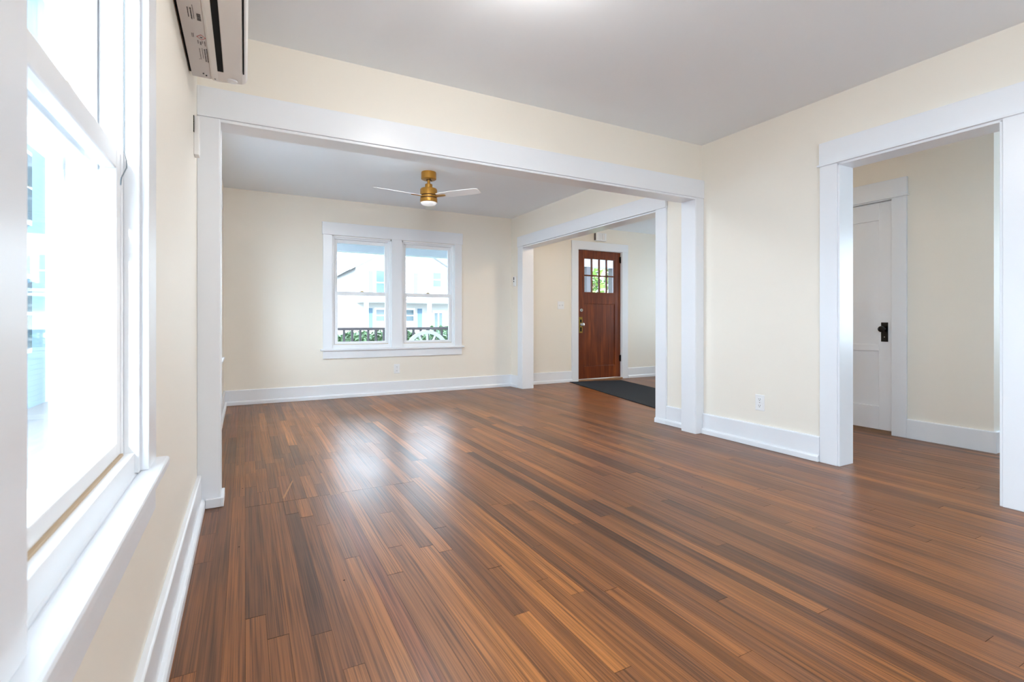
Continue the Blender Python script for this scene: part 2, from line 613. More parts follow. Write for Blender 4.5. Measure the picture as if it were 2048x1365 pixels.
# ------------------------------------------------------------------ floor
def build_floor():
    fr = random.Random(21)
    b = MB()
    b.mi = 1
    b.box(XL - 0.1, XE, YB, YF + 0.1, -0.12, -0.003)
    cols = [(0, 0, 0, 1)] * 6
    b.mi = 0
    W = 0.0585
    x = XL - 0.02
    row = 0
    while x < XE:
        y = YB
        x1 = x + W
        xc = x + W / 2
        while y < YF + 0.09:
            if -0.16 < xc < 0.5 and 2.2 < y < 3.6:
                L = fr.uniform(0.2, 0.75)
            elif 1.35 < xc < 2.05 and 1.6 < y < 2.7:
                L = fr.uniform(0.25, 0.9)
            elif -0.16 < xc < 1.2 and 1.6 < y < 4.6:
                L = fr.uniform(0.5, 1.6)
            else:
                L = fr.uniform(0.7, 2.6)
            y1 = min(y + L, YF + 0.1)
            if -0.02 < xc < 0.85 and y < 2.88 < y1 and 2.88 - y > 0.12:
                y1 = 2.88
            yc = (y + y1) / 2
            gx = fr.choice((0.00015, 0.00025, 0.0004))
            gy = fr.uniform(0.0002, 0.0008)
            if abs(y1 - 2.88) < 1e-6:
                gy = 0.0022
            t = fr.uniform(-0.00032, 0.00032)
            s = fr.uniform(-0.00025, 0.00025)
            i = [b.p(x + gx, y + gy, -t - s), b.p(x1 - gx, y + gy, t - s), b.p(x1 - gx, y1 - gy, t + s), b.p(x + gx, y1 - gy, -t + s)]
            b.face(i)
            r1 = min(1, max(0, fr.gauss(0.52, 0.24)))
            dk = 0.0
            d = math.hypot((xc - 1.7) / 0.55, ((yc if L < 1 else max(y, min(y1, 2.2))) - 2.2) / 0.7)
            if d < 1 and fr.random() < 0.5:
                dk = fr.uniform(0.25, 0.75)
            if xc < 0.25 and fr.random() < 0.3:
                dk = max(dk, fr.uniform(0.1, 0.35))
            cols.append((r1, fr.random(), dk, 1))
            y = y1
        x = x1
        row += 1
    # worn marks: a pale splinter scar and a few dark nail holes
    def mark(pts, mi):
        b.mi = mi
        b.face([b.p(px, py, 0.0009) for px, py in pts])
        cols.append((0, 0, 0, 1))
    mark([(0.176, 2.935), (0.186, 2.925), (0.252, 3.225), (0.247, 3.230)], 2)
    for px, py in ((-0.012, 3.212), (-0.022, 2.388), (0.32, 1.9), (2.3, 2.0)):
        mark([(px + 0.004 * math.cos(k), py + 0.004 * math.sin(k)) for k in range(6)], 1)
    o = b.build('floor', ['floor', 'gap', 'scar'], recalc=False)
    at = o.data.color_attributes.new('board', 'FLOAT_COLOR', 'CORNER')
    for p in o.data.polygons:
        for li in p.loop_indices:
            at.data[li].color = cols[p.index]
    struct(o, 'narrow varnished brown fir strip flooring', 'floor')


build_floor()


# ------------------------------------------------------------------ baseboards
def base_seg(b, axis, c, d, a0, a1, h=0.17, shoe=True):
    """axis: 'x' wall plane x=c running along y, or 'y' wall plane y=c running along x; d = side facing the room"""
    prof = [(0, 0), (0.019, 0), (0.019, h - 0.006), (0.014, h), (0, h)]
    sp = [(0.018, 0.001), (0.036, 0.001), (0.036, 0.034), (0.030, 0.044), (0.018, 0.048)]

    def f(p, z, t):
        a = a1 if t else a0
        return (c + d * p, a, z) if axis == 'x' else (a, c + d * p, z)
    b.prism(prof, f)
    if shoe:
        b.prism(sp, f)


def baseboard(name, segs, label):
    b = MB()
    for s_ in segs:
        base_seg(b, *s_)
    return struct(b.build(name, 'white', bevel=0.0015), label, 'baseboard')


baseboard('baseboard_left', [('x', XL, 1, YB, YC0 - 0.002), ('x', XL, 1, YC1 + 0.02, YF)], 'white baseboard along the window wall')
baseboard('baseboard_front', [('y', YF, -1, XL, XR)], 'white baseboard under the paired window')
bb = MB()
base_seg(bb, 'x', XR, -1, 6.203, YF)
base_seg(bb, 'x', XR, -1, YC1 + 0.02, 3.374)
base_seg(bb, 'x', XR, -1, 1.988, YC0 - 0.024)
base_seg(bb, 'x', XR, -1, YB, 0.95)
# shoe carried across the foot of the opening casing and round the left post
bb.prism([(0.021, 0.001), (0.038, 0.001), (0.038, 0.034), (0.032, 0.044), (0.021, 0.048)], lambda p, z, t: (XR - p, 3.506 if t else 3.37, z))
struct(bb.build('baseboard_right', 'white', bevel=0.0015), 'white baseboard below the outlet on the right wall', 'baseboard')
baseboard('baseboard_hall', [('y', YF, -1, XR2, DR[0] - 0.125), ('y', YF, -1, DR[1] + 0.125, XE)], 'white baseboard beside the wooden front door')
baseboard('baseboard_hall_corner', [('x', XH, -1, YR - 0.019, HD[0] - 0.108, 0.155, False), ('y', YR, -1, XH + 0.0005, 6.6, 0.155, False), ('x', XH, -1, HD[1] + 0.11, 4.5, 0.155, False)],
          'white baseboard turning the hall corner beside the white door')


# ------------------------------------------------------------------ casings
def trim(n, boxes, label, bevel=0.0025):
    b = MB()
    for q in boxes:
        b.box(*q)
    return struct(b.build('trim_%d' % n, 'white', bevel=bevel), label, 'trim')


# wide opening between the rooms
trim(1, [(XL, -0.115, 2.963, 2.985, 0, 1.988), (3.336, XR, 2.963, 2.985, 0, 1.988), (XL, XR, 2.956, 2.985, 1.988, 2.139),
         (OX[0], -0.110, 2.966, 3.119, 0, 1.978), (3.331, OX[1], 2.966, 3.119, 0, 1.978), (OX[0], OX[1], 2.966, 3.119, 1.972, 1.988),
         (XL, -0.118, 3.10, 3.122, 0, 1.988), (3.339, XR, 3.10, 3.122, 0, 1.988), (XL, XR, 3.10, 3.125, 1.988, 2.139),
         (XL + 0.037, -0.110, 2.945, 2.963, 0.001, 0.047), (-0.110, -0.096, 2.945, 3.12, 0.001, 0.047)],
     'white casing of the wide opening between the two rooms')
# opening to the entry hall
trim(2, [(XR - 0.022, XR, 6.08, 6.20, 0, 1.995), (XR - 0.022, XR, 3.376, 3.50, 0, 1.995), (XR - 0.030, XR, 3.372, 6.204, 1.995, 2.139),
         (XR - 0.018, XR2 + 0.018, 6.068, 6.08, 0, 1.983), (XR - 0.018, XR2 + 0.018, 3.50, 3.512, 0, 1.983), (XR - 0.018, XR2 + 0.018, 3.50, 6.08, 1.977, 1.992),
         (XR2, XR2 + 0.022, 6.08, 6.20, 0, 1.995), (XR2, XR2 + 0.022, 3.376, 3.50, 0, 1.995), (XR2, XR2 + 0.028, 3.372, 6.204, 1.995, 2.139)],
     'white casing of the opening into the entry hall')
# doorway at right
trim(3, [(XR - 0.020, XR, 1.873, 1.985, 0, 1.986), (XR - 0.020, XR, 0.953, 1.065, 0, 1.986), (XR - 0.025, XR, 0.951, 1.987, 1.996, 2.141),
         (XR - 0.034, XR, 0.940, 1.998, 1.984, 1.996),
         (XR - 0.014, XR2, 1.860, 1.873, 0, 1.980), (XR - 0.014, XR2, 1.065, 1.078, 0, 1.980), (XR - 0.014, XR2, 1.065, 1.873, 1.970, 1.988),
         (XR2, XR2 + 0.02, 1.873, 1.985, 0, 1.986), (XR2, XR2 + 0.02, 0.953, 1.065, 0, 1.986), (XR2, XR2 + 0.025, 0.951, 1.987, 1.986, 2.141)],
     'white casing of the doorway in the right wall')
# front door casing
trim(4, [(4.49, DR[0], YF - 0.022, YF, 0, 2.088), (DR[1], 5.62, YF - 0.022, YF, 0, 2.088), (4.488, 5.622, YF - 0.024, YF, 2.088, 2.212),
         (DR[0] - 0.001, DR[0] + 0.008, YF - 0.01, YF + OT, 0.02, 2.088), (DR[1] - 0.008, DR[1] + 0.001, YF - 0.01, YF + OT, 0.02, 2.088), (DR[0], DR[1], YF - 0.01, YF + OT, 2.080, 2.089)],
     'white casing around the wooden front door')
# hall door casing
trim(5, [(XH - 0.02, XH, 2.060, HD[0], 0, 1.972), (XH - 0.02, XH, HD[1], 3.048, 0, 1.972), (XH - 0.025, XH, 2.056, 3.052, 1.984, 2.126),
         (XH - 0.034, XH, 2.045, 3.063, 1.972, 1.984), (XH - 0.001, XH + 0.13, HD[0] - 0.001, HD[0] + 0.006, 0.0, 1.975), (XH - 0.001, XH + 0.13, HD[1] - 0.006, HD[1] + 0.001, 0, 1.975), (XH, XH + 0.13, HD[0], HD[1], 1.966, 1.976)],
     'white casing around the white hall door')


# ------------------------------------------------------------------ windows
def T_left(a, d, z):
    return (XL - d, a, z)


def T_front(a, d, z):
    return (a, YF + d, z)


def T_right(c):
    return lambda a, d, z: (c + d, a, z)


WN = [0]


def window_unit(T, a0, a1, label, lock=True):
    WN[0] += 1
    z0, z1 = WZ0 - 0.03, WZ1
    root = empty('window_%d' % WN[0], T((a0 + a1) / 2, 0, z0))
    struct(root, label, 'window')
    fr = MB(T)
    j = 0.034
    fr.box(a0, a0 + 0.016, -0.004, 0.024, z0 + 0.03, z1)
    fr.box(a1 - 0.016, a1, -0.004, 0.024, z0 + 0.03, z1)
    fr.box(a0, a1, -0.004, 0.024, z1 - 0.018, z1)
    fr.box(a0, a0 + j, 0.024, 0.118, z0, z1)
    fr.box(a1 - j, a1, 0.024, 0.118, z0, z1)
    fr.box(a0 + j, a1 - j, 0.024, 0.118, z1 - j, z1)
    fr.box(a0 + 0.016, a1 - 0.016, 0.004, 0.118, z0, z0 + 0.076)
    fr.box(a0 + j - 0.001, a0 + j + 0.006, 0.056, 0.062, z0 + 0.076, z1 - j)
    fr.box(a1 - j - 0.006, a1 - j + 0.001, 0.056, 0.062, z0 + 0.064, z1 - j)
    fr.build('frame', 'vinyl', root, bevel=0.0015)
    mz0, mz1 = 1.272, 1.318
    st = 0.036
    a, b_ = a0 + j + 0.001, a1 - j - 0.001

    def sash(d0, d1, zz0, zz1, hb, ht):
        s = MB(T)
        s.box(a, a + st, d0, d1, zz0, zz1)
        s.box(b_ - st, b_, d0, d1, zz0, zz1)
        s.box(a + st, b_ - st, d0, d1, zz0, zz0 + hb)
        s.box(a + st, b_ - st, d0, d1, zz1 - ht, zz1)
        o = s.build('sash', 'vinyl', root, bevel=0.003)
        dm = (d0 + d1) / 2
        MB(T).box(a + st - 0.004, b_ - st + 0.004, dm - 0.002, dm + 0.002, zz0 + hb - 0.004, zz1 - ht + 0.004).build('pane', 'glass', o)
        return o
    lo = sash(0.026, 0.054, z0 + 0.080, mz1, 0.032, mz1 - mz0)
    up = sash(0.064, 0.092, mz0, z1 - j, mz1 - mz0, 0.044)
    t = MB(T)
    t.box(a0 + 0.004, a0 + 0.030, 0.124, 0.146, z0 + 0.01, z1 - 0.01)
    t.box(a1 - 0.030, a1 - 0.004, 0.124, 0.146, z0 + 0.01, z1 - 0.01)
    t.box(a0 + 0.030, a1 - 0.030, 0.124, 0.146, z0 + 0.01, z0 + 0.055)
    t.box(a0 + 0.030, a1 - 0.030, 0.124, 0.146, z1 - 0.045, z1 - 0.01)
    t.box(a0 + 0.030, a1 - 0.030, 0.126, 0.142, 1.278, 1.312)
    t.build('storm_frame', 'vinyl', root, bevel=0.001)
    # weatherstrip groove above the sash foot
    g = MB(T)
    g.box(a, b_, 0.021, 0.028, z0 + 0.0755, z0 + 0.081)
    g.build('weatherstrip', 'tan', root)
    k = MB(T)
    am = (a0 + a1) / 2
    k.box(am - 0.028, am + 0.028, 0.030, 0.050, mz1, mz1 + 0.006)
    k.box(am - 0.012, am + 0.018, 0.034, 0.046, mz1 + 0.006, mz1 + 0.014)
    k.build('sash_lock', 'brass', root, bevel=0.002)
    return root


TN = [6]


def window_trim(T, spans, label, cw=0.106):
    lo, hi = spans[0][0], spans[-1][1]
    root = empty('trim_%d' % TN[0], T((lo + hi) / 2, 0, 0.49))
    TN[0] += 1
    struct(root, label, 'trim')
    c = MB(T)
    c.box(lo - cw, lo, -0.020, 0, WZ0, WZ1 + 0.004)
    c.box(hi, hi + cw, -0.020, 0, WZ0, WZ1 + 0.004)
    for p, q in zip(spans, spans[1:]):
        c.box(p[1], q[0], -0.018, 0, WZ0, WZ1 + 0.004)
    c.build('casing', 'white', root, bevel=0.0025)
    h = MB(T)
    h.box(lo - cw - 0.010, hi + cw + 0.010, -0.026, 0, WZ1 + 0.004, WZ1 + 0.158)
    h.build('head_casing', 'white', root, bevel=0.0025)
    s = MB(T)
    s.box(lo - cw - 0.028, hi + cw + 0.026, -0.045, 0.0, WZ0 - 0.026, WZ0)
    for p in spans:
        s.box(p[0], p[1], -0.001, 0.026, WZ0 - 0.026, WZ0)
    s.build('stool', 'white', root, bevel=0.006)
    p_ = MB(T)
    p_.box(lo - cw, hi + cw, -0.019, 0, WZ0 - 0.122, WZ0 - 0.026)
    p_.build('apron', 'white', root, bevel=0.0025)


window_trim(T_left, LN, 'white casing and sill of the nearest window at left')
window_trim(T_left, LB, 'white casing and sill of the added window behind the camera')
window_trim(T_left, LF, 'white casing and sill of the far window seen edge on at left')
window_trim(T_front, FW, 'white casing and sill of the paired window in the end wall')
window_unit(T_left, *LB[0], 'first sash window added for light behind the camera')
window_unit(T_left, *LB[1], 'second sash window added for light behind the camera')
window_unit(T_left, *LN[0], 'white sash window beside the camera')
window_unit(T_left, *LN[1], 'large white double hung window at the left edge')
window_unit(T_left, *LF[0], 'nearer sash of the far left window, hidden behind the post')
window_unit(T_left, *LF[1], 'far left sash window seen edge on past the post')
window_unit(T_front, *FW[0], 'left double hung window of the pair in the end wall')
window_unit(T_front, *FW[1], 'right double hung window of the pair, wagon wheel outside')
window_unit(T_right(XE), HWN[0], HWN[1], 'sash window at the end of the entry hall')
window_unit(T_right(6.6), KW[0], (KW[0] + KW[1]) / 2, 'sash window of the room beyond the doorway')
window_unit(T_right(6.6), (KW[0] + KW[1]) / 2, KW[1], 'second sash window of the room beyond the doorway')
zm = (WZ0 + WZ1) / 2
for a0, a1 in LN + LF + LB:
    portal((XL - OT - 0.02, (a0 + a1) / 2, zm), (0, -PI / 2, 0), 1.42, a1 - a0)
for a0, a1 in FW:
    portal(((a0 + a1) / 2, YF + OT + 0.02, zm), (-PI / 2, 0, 0), a1 - a0, 1.42)
portal((XE + OT + 0.02, sum(HWN) / 2, zm), (0, PI / 2, 0), 1.42, HWN[1] - HWN[0])
portal((6.77, sum(KW) / 2, zm), (0, PI / 2, 0), 1.42, KW[1] - KW[0])

# loose cord on the meeting rail of the near window
cd = MB()
cx_ = XL - 0.018
dy = 0.052
cd.tube([(cx_ + q[0], q[1] + dy, q[2]) for q in ((0, 1.302, 1.80), (0, 1.302, 1.318), (0.003, 1.306, 1.30), (0.004, 1.300, 1.283), (0.001, 1.288, 1.268), (0, 1.274, 1.256), (0, 1.268, 1.249), (0.001, 1.258, 1.236))], 0.0013, 6)
tag(cd.build('window_cord', 'cord', smooth=True, loc=(cx_, 1.30, 1.23)), 'thin frayed grey cord hanging beside the near window sash', 'cord')


# ------------------------------------------------------------------ front door
def front_door():
    d0 = YF + 0.018
    x0, x1, z0, z1 = DR[0] + 0.010, DR[1] - 0.010, 0.03, 2.078
    root = empty('door_1', ((x0 + x1) / 2, d0, 0.0))
    struct(root, 'reddish brown wooden front door with eight small panes', 'door')
    gx0, gx1, gz0, gz1 = 4.752, 5.372, 1.412, 1.945
    px0, px1, pz0, pz1 = 4.746, 5.374, 0.226, 1.228
    b = MB()
    th = 0.042
    y0, y1 = d0, d0 + th
    b.box(x0, px0, y0, y1, z0, z1)
    b.box(px1, x1, y0, y1, z0, z1)
    b.box(px0, px1, y0, y1, z0, pz0)
    b.box(px0, px1, y0, y1, pz1, gz0)
    b.box(px0, px1, y0, y1, gz1, z1)
    b.build('door_frame', 'door', root, bevel=0.002)
    b = MB()
    b.box(px0 - 0.003, px1 + 0.003, y0 + 0.011, y1 - 0.006, pz0 - 0.003, pz1 + 0.003)
    for q in ((px0, px0 + 0.010, pz0, pz1), (px1 - 0.010, px1, pz0, pz1), (px0, px1, pz0, pz0 + 0.010), (px0, px1, pz1 - 0.010, pz1)):
        b.box(q[0], q[1], y0 + 0.006, y0 + 0.012, q[2], q[3])
    b.build('door_panel', 'door', root, bevel=0.002)
    # glazing bars
    b = MB()
    bw = 0.022
    b.box(px0, px0 + 0.014, y0 + 0.005, y1 - 0.005, gz0, gz1)
    b.box(px1 - 0.014, px1, y0 + 0.005, y1 - 0.005, gz0, gz1)
    gx0, gx1 = px0 + 0.014, px1 - 0.014
    for k in range(1, 4):
        xm = gx0 + (gx1 - gx0) * k / 4
        b.box(xm - bw / 2, xm + bw / 2, y0 + 0.005, y1 - 0.005, gz0, gz1)
    zmid = (gz0 + gz1) / 2
    b.box(gx0, gx1, y0 + 0.005, y1 - 0.005, zmid - bw / 2, zmid + bw / 2)
    b.build('glazing_bars', 'door', root, bevel=0.003)
    for k in range(4):
        for r in range(2):
            xa, xb = gx0 + (gx1 - gx0) * k / 4, gx0 + (gx1 - gx0) * (k + 1) / 4
            za, zb = (gz0, zmid) if r == 0 else (zmid, gz1)
            MB().box(xa + 0.004, xb - 0.004, (y0 + y1) / 2 - 0.002, (y0 + y1) / 2 + 0.002, za + 0.004, zb - 0.004).build('pane', 'glass', root)
    # hardware
    pl = MB().box(4.650, 4.715, y0 - 0.005, y0, 0.762, 1.012).build('lock_plate', 'brass', root, bevel=0.003)
    MB().box(4.668, 4.698, y0 - 0.0065, y0 - 0.004, 0.925, 0.975).build('plate_inset', 'bronze', pl)
    MB().box(4.668, 4.698, y0 - 0.0065, y0 - 0.004, 0.785, 0.850).build('plate_inset', 'bronze', pl)
    kb = MB()
    kb.lathe([(0.022, 0), (0.022, -0.006), (0.011, -0.010), (0.010, -0.030), (0.024, -0.036), (0.031, -0.048), (0.028, -0.060), (0.014, -0.066)], (4.684, y0 - 0.005, 0.893), 'y', 24)
    kb.build('door_knob', 'chrome', root, smooth=True)
    db = MB()
    db.lathe([(0.030, 0), (0.030, -0.008), (0.024, -0.016), (0.015, -0.018)], (4.690, y0, 1.122), 'y', 24)
    dbo = db.build('deadbolt', 'chrome', root, smooth=True)
    MB().box(4.687, 4.693, y0 - 0.026, y0 - 0.018, 1.112, 1.132).build('thumb_turn', 'bronze', dbo, bevel=0.001)
    for z in (1.96, 0.335):
        h = MB()
        h.lathe([(0.008, -0.055), (0.008, 0.055)], (x1 + 0.006, y0 - 0.010, z), 'z', 12)
        h.box(x1 - 0.026, x1 + 0.028, y0 - 0.005, y0 + 0.0, z - 0.05, z + 0.05)
        h.build('hinge', 'bronze', root)
    MB().box(DR[0], DR[1], YF - 0.035, YF + 0.14, 0.0, 0.022).build('threshold', 'thresh', root, bevel=0.006)


front_door()


def hall_door():
    x0 = XH + 0.016
    ya, yb, z0, z1 = HD[0] + 0.009, HD[1] - 0.009, 0.026, 1.958
    root = empty('door_2', (x0, (ya + yb) / 2, 0))
    struct(root, 'white two panel interior door with a black knob', 'door')
    st = 0.10
    pan = [(0.222, 0.694), (0.748, 1.810)]
    b = MB()
    th = 0.036
    b.box(x0, x0 + th, ya, ya + st, z0, z1)
    b.box(x0, x0 + th, yb - st, yb, z0, z1)
    b.box(x0, x0 + th, ya + st, yb - st, z0, pan[0][0])
    b.box(x0, x0 + th, ya + st, yb - st, pan[0][1], pan[1][0])
    b.box(x0, x0 + th, ya + st, yb - st, pan[1][1], z1)
    b.build('door_frame', 'white', root, bevel=0.002)
    for a, c in pan:
        p = MB()
        p.box(x0 + 0.014, x0 + th - 0.008, ya + st - 0.002, yb - st + 0.002, a - 0.002, c + 0.002)
        p.build('door_panel', 'white', root)
    pl = MB().box(x0 - 0.005, x0, 2.205, 2.258, 0.775, 0.938).build('knob_plate', 'blackmetal', root, bevel=0.002)
    MB().lathe([(0.004, 0), (0.004, -0.002)], (x0 - 0.0045, 2.231, 0.815), 'x', 12).build('keyhole', 'chrome', pl)
    k = MB()
    k.lathe([(0.016, 0), (0.015, -0.006), (0.009, -0.010), (0.009, -0.028), (0.021, -0.034), (0.027, -0.046), (0.024, -0.057), (0.012, -0.062)], (x0 - 0.005, 2.232, 0.882), 'x', 24)
    k.build('door_knob', 'blackmetal', root, smooth=True)


hall_door()


# ------------------------------------------------------------------ ceiling fan
def ceiling_fan():
    cx, cy = 1.628, 4.816
    c = (cx, cy, 0)
    root = empty('ceiling_fan', (cx, cy, ZC))
    tag(root, 'antique gold ceiling fan with three thin white blades', 'ceiling fan')
    cn = MB().lathe([(0.073, ZC), (0.075, ZC - 0.010), (0.075, 2.376), (0.066, 2.370), (0.030, 2.370)], c).build('canopy', 'gold', root, smooth=True)
    for k in range(2):
        a = 0.6 + k * 2.2
        MB().lathe([(0.006, 2.371), (0.006, 2.366)], (cx + 0.045 * math.cos(a - 2.2), cy + 0.045 * math.sin(a - 2.2), 0), n=10).build('canopy_screw', 'gold_dark', cn)
    MB().lathe([(0.014, 2.372), (0.014, 2.32)], c, n=20).build('downrod', 'gold', root, smooth=True)
    MB().lathe([(0.020, 2.375), (0.026, 2.366)], c, n=20).build('hanger_ball', 'gold_dark', root, smooth=True)
    m = MB().lathe([(0.030, 2.326), (0.036, 2.322), (0.037, 2.290), (0.046, 2.286), (0.078, 2.278), (0.084, 2.268), (0.084, 2.218), (0.080, 2.214)], c, n=40).build('motor_housing', 'gold', root, smooth=True)
    MB().lathe([(0.078, 2.216), (0.078, 2.170)], c, n=40).build('vent_groove', 'gold_dark', m)
    MB().lathe([(0.080, 2.206), (0.083, 2.204), (0.083, 2.190), (0.080, 2.188)], c, n=40).build('rotor_ring', 'gold', root, smooth=True)
    MB().lathe([(0.080, 2.180), (0.085, 2.178), (0.086, 2.146), (0.080, 2.140)], c, n=40).build('light_housing', 'gold', root, smooth=True)
    MB().lathe([(0.0795, 2.142), (0.078, 2.132), (0.066, 2.120), (0.040, 2.113), (0.010, 2.111)], c, n=40).build('light_lens', 'lamp_fan', root, smooth=True)
    for ang in (-143.0, -23.0, 97.0):
        t = math.radians(ang)
        lat, fw = math.cos(t), math.sin(t)
        dx = lat * math.cos(TH) + fw * math.sin(TH)
        dy = -lat * math.sin(TH) + fw * math.cos(TH)
        D = Vector((dx, dy, 0))
        N = Vector((-dy, dx, 0))
        pitch = math.radians(-13)
        ax = N * math.cos(pitch) + Vector((0, 0, 1)) * math.sin(pitch)
        up = D.cross(ax)
        if up.z < 0:
            up = -up
        C0 = Vector((cx, cy, 2.196))

        def place(l, s_, h):
            return tuple(C0 + D * l + ax * s_ + up * h)
        out = []
        L0, L1 = 0.10, 0.565
        for l, hw in ((L0, 0.040), (0.16, 0.050), (0.30, 0.056), (L1 - 0.03, 0.054), (L1 - 0.008, 0.048), (L1, 0.036)):
            out.append((l, hw))
        poly = [(l, hw) for l, hw in out] + [(l, -hw) for l, hw in reversed(out)]
        b = MB()
        b.prism(poly, lambda l, s_, q: place(l, s_, 0.004 + 0.006 * q))
        bl = b.build('blade', 'blade', root, bevel=0.0015)
        br = MB()
        br.prism([(0.070, 0.018), (0.17, 0.014), (0.19, 0.010), (0.19, -0.010), (0.17, -0.014), (0.070, -0.018)], lambda l, s_, q: place(l, s_, -0.003 + 0.007 * q))
        br.build('blade_bracket', 'gold', bl, bevel=0.001)


ceiling_fan()


# ------------------------------------------------------------------ mini split air conditioner
def air_conditioner():
    y0, y1 = 1.78, 2.585
    zb, zt = 2.024, 2.318
    root = empty('air_conditioner', (XL, (y0 + y1) / 2, zb))
    tag(root, 'white wall mounted mini split air conditioner seen from below', 'air conditioner')
    prof = [(XL + 0.012, zb + 0.006), (-0.130, zb + 0.002), (-0.124, zb - 0.004), (-0.104, zb - 0.006), (-0.012, zb + 0.002), (0.004, zb + 0.010), (0.010, zb + 0.03),
            (0.012, zt - 0.05), (0.000, zt - 0.012), (-0.03, zt), (XL + 0.012, zt)]
    b = MB()
    b.prism(prof, lambda x, z, t: (x, y1 if t else y0, z))
    b.build('body', 'plastic', root, bevel=0.004)
    MB().box(XL, XL + 0.012, y0 + 0.01, y1 - 0.006, zb + 0.016, zt - 0.01).build('back_plate', 'black', root)
    u = MB()
    u.box(XL + 0.010, -0.132, y0 + 0.004, y1 - 0.006, zb - 0.002, zb + 0.008)
    pn = u.build('underside_panel', 'grey_plastic', root, bevel=0.002)
    # air outlet and vane
    MB().box(-0.1035, -0.0815, y0 + 0.08, 2.470, zb - 0.0075, zb - 0.002).build('air_outlet', 'black', root)
    v = MB()
    v.box(-0.081, -0.010, y0 + 0.08, 2.472, zb - 0.0065, zb + 0.002)
    v.build('vane', 'plastic', root, bevel=0.001)
    MB().box(-0.0082, -0.0032, y0 + 0.04, 2.462, zb - 0.0035, zb + 0.010).build('intake_gap', 'black', root)
    MB().lathe([(0.0215, 0), (0.0195, -0.006), (0.010, -0.008)], (-0.050, 2.552, zb - 0.002), 'z', 28).build('sensor_cover', 'lens', root, smooth=True)
    for sx, sy in ((-0.116, 2.560), (-0.148, 2.545), (-0.158, 2.530)):
        MB().lathe([(0.0032, 0), (0.0030, -0.006)], (sx, sy, zb), 'z', 10).build('screw', 'ink', root)
    # printed labels: warning diamond and rows of tiny print (unreadable at this size)
    zl = zb - 0.0026
    d = MB()
    dc = (-0.146, 2.215)
    for k in range(4):
        a0, a1 = k * PI / 2, (k + 1) * PI / 2
        for f, g2 in ((0.0155, 0.0125),):
            i = [d.p(dc[0] + f * math.cos(a0), dc[1] + f * 1.35 * math.sin(a0), zl), d.p(dc[0] + f * math.cos(a1), dc[1] + f * 1.35 * math.sin(a1), zl),
                 d.p(dc[0] + g2 * math.cos(a1), dc[1] + g2 * 1.35 * math.sin(a1), zl), d.p(dc[0] + g2 * math.cos(a0), dc[1] + g2 * 1.35 * math.sin(a0), zl)]
            d.face(i)
    d.build('warning_diamond', 'red', pn)
    fl = MB()
    fl.face([fl.p(dc[0] + x, dc[1] + y, zl) for x, y in ((-0.004, -0.003), (0.004, -0.003), (0.0045, 0.002), (0.0, 0.007), (-0.0045, 0.002))])
    fl.build('flame_mark', 'ink', pn)
    lr = random.Random(4)

    def block(rows):
        pr = MB()
        for xa, ya, yb, wd in rows:
            y = ya
            while y < yb:
                l = lr.uniform(0.003, 0.007)
                pr.face([pr.p(*q) for q in ((xa, y, zl), (xa + wd, y, zl), (xa + wd, min(y + l, yb), zl), (xa, min(y + l, yb), zl))])
                y += l + lr.uniform(0.001, 0.0025)
        pr.build('printed_label', 'ink', pn)
    block([(-0.136, 2.300, 2.418, 0.0042), (-0.143, 2.305, 2.414, 0.0042), (-0.150, 2.300, 2.390, 0.0022), (-0.159, 2.305, 2.400, 0.0026), (-0.164, 2.395, 2.402, 0.003)])
    block([(-0.138, 2.242, 2.280, 0.0030), (-0.146, 2.242, 2.262, 0.0030), (-0.153, 2.250, 2.276, 0.0050), (-0.160, 2.242, 2.268, 0.0028)])
    block([(-0.172, 2.195, 2.225, 0.0026), (-0.176, 2.195, 2.225, 0.0016)])
    block([(-0.150, 2.05, 2.096, 0.012), (-0.168, 2.02, 2.096, 0.004), (-0.176, 2.02, 2.085, 0.003), (-0.160, 2.0, 2.09, 0.002)])


air_conditioner()


# ------------------------------------------------------------------ small wall fittings
def outlet(name, T, a, z, label):
    """a, z: centre; T(a, d, z) with d into the wall"""
    root = empty(name, T(a, 0, z - 0.06))
    tag(root, label, 'outlet')
    MB(T).box(a - 0.038, a + 0.038, -0.006, 0, z - 0.060, z + 0.060).build('face_plate', 'plastic', root, bevel=0.003)
    for dz in (-0.024, 0.024):
        f = MB(T)
        f.prism([(a - 0.016, z + dz - 0.009), (a - 0.009, z + dz - 0.015), (a + 0.009, z + dz - 0.015), (a + 0.016, z + dz - 0.009), (a + 0.016, z + dz + 0.009),
                 (a + 0.009, z + dz + 0.015), (a - 0.009, z + dz + 0.015), (a - 0.016, z + dz + 0.009)], lambda p, q, t: (p, -0.0085 + 0.004 * t, q))
        so = f.build('socket', 'plastic', root)
        s = MB(T)
        s.box(a - 0.0075, a - 0.005, -0.0092, -0.006, z + dz - 0.001, z + dz + 0.008)
        s.box(a + 0.005, a + 0.0075, -0.0092, -0.006, z + dz - 0.001, z + dz + 0.007)
        s.box(a - 0.0025, a + 0.0025, -0.0092, -0.006, z + dz - 0.010, z + dz - 0.005)
        s.build('slots', 'ink', so)
    b = MB(T)
    b.box(a - 0.003, a + 0.003, -0.0075, -0.005, z - 0.003, z + 0.003)
    b.build('screw', 'chrome', root)


outlet('wall_outlet', T_front, 1.742, 0.329, 'white duplex outlet below the paired window')
outlet('wall_outlet', T_right(XR), 2.438, 0.334, 'white duplex outlet on the right wall near the doorway')

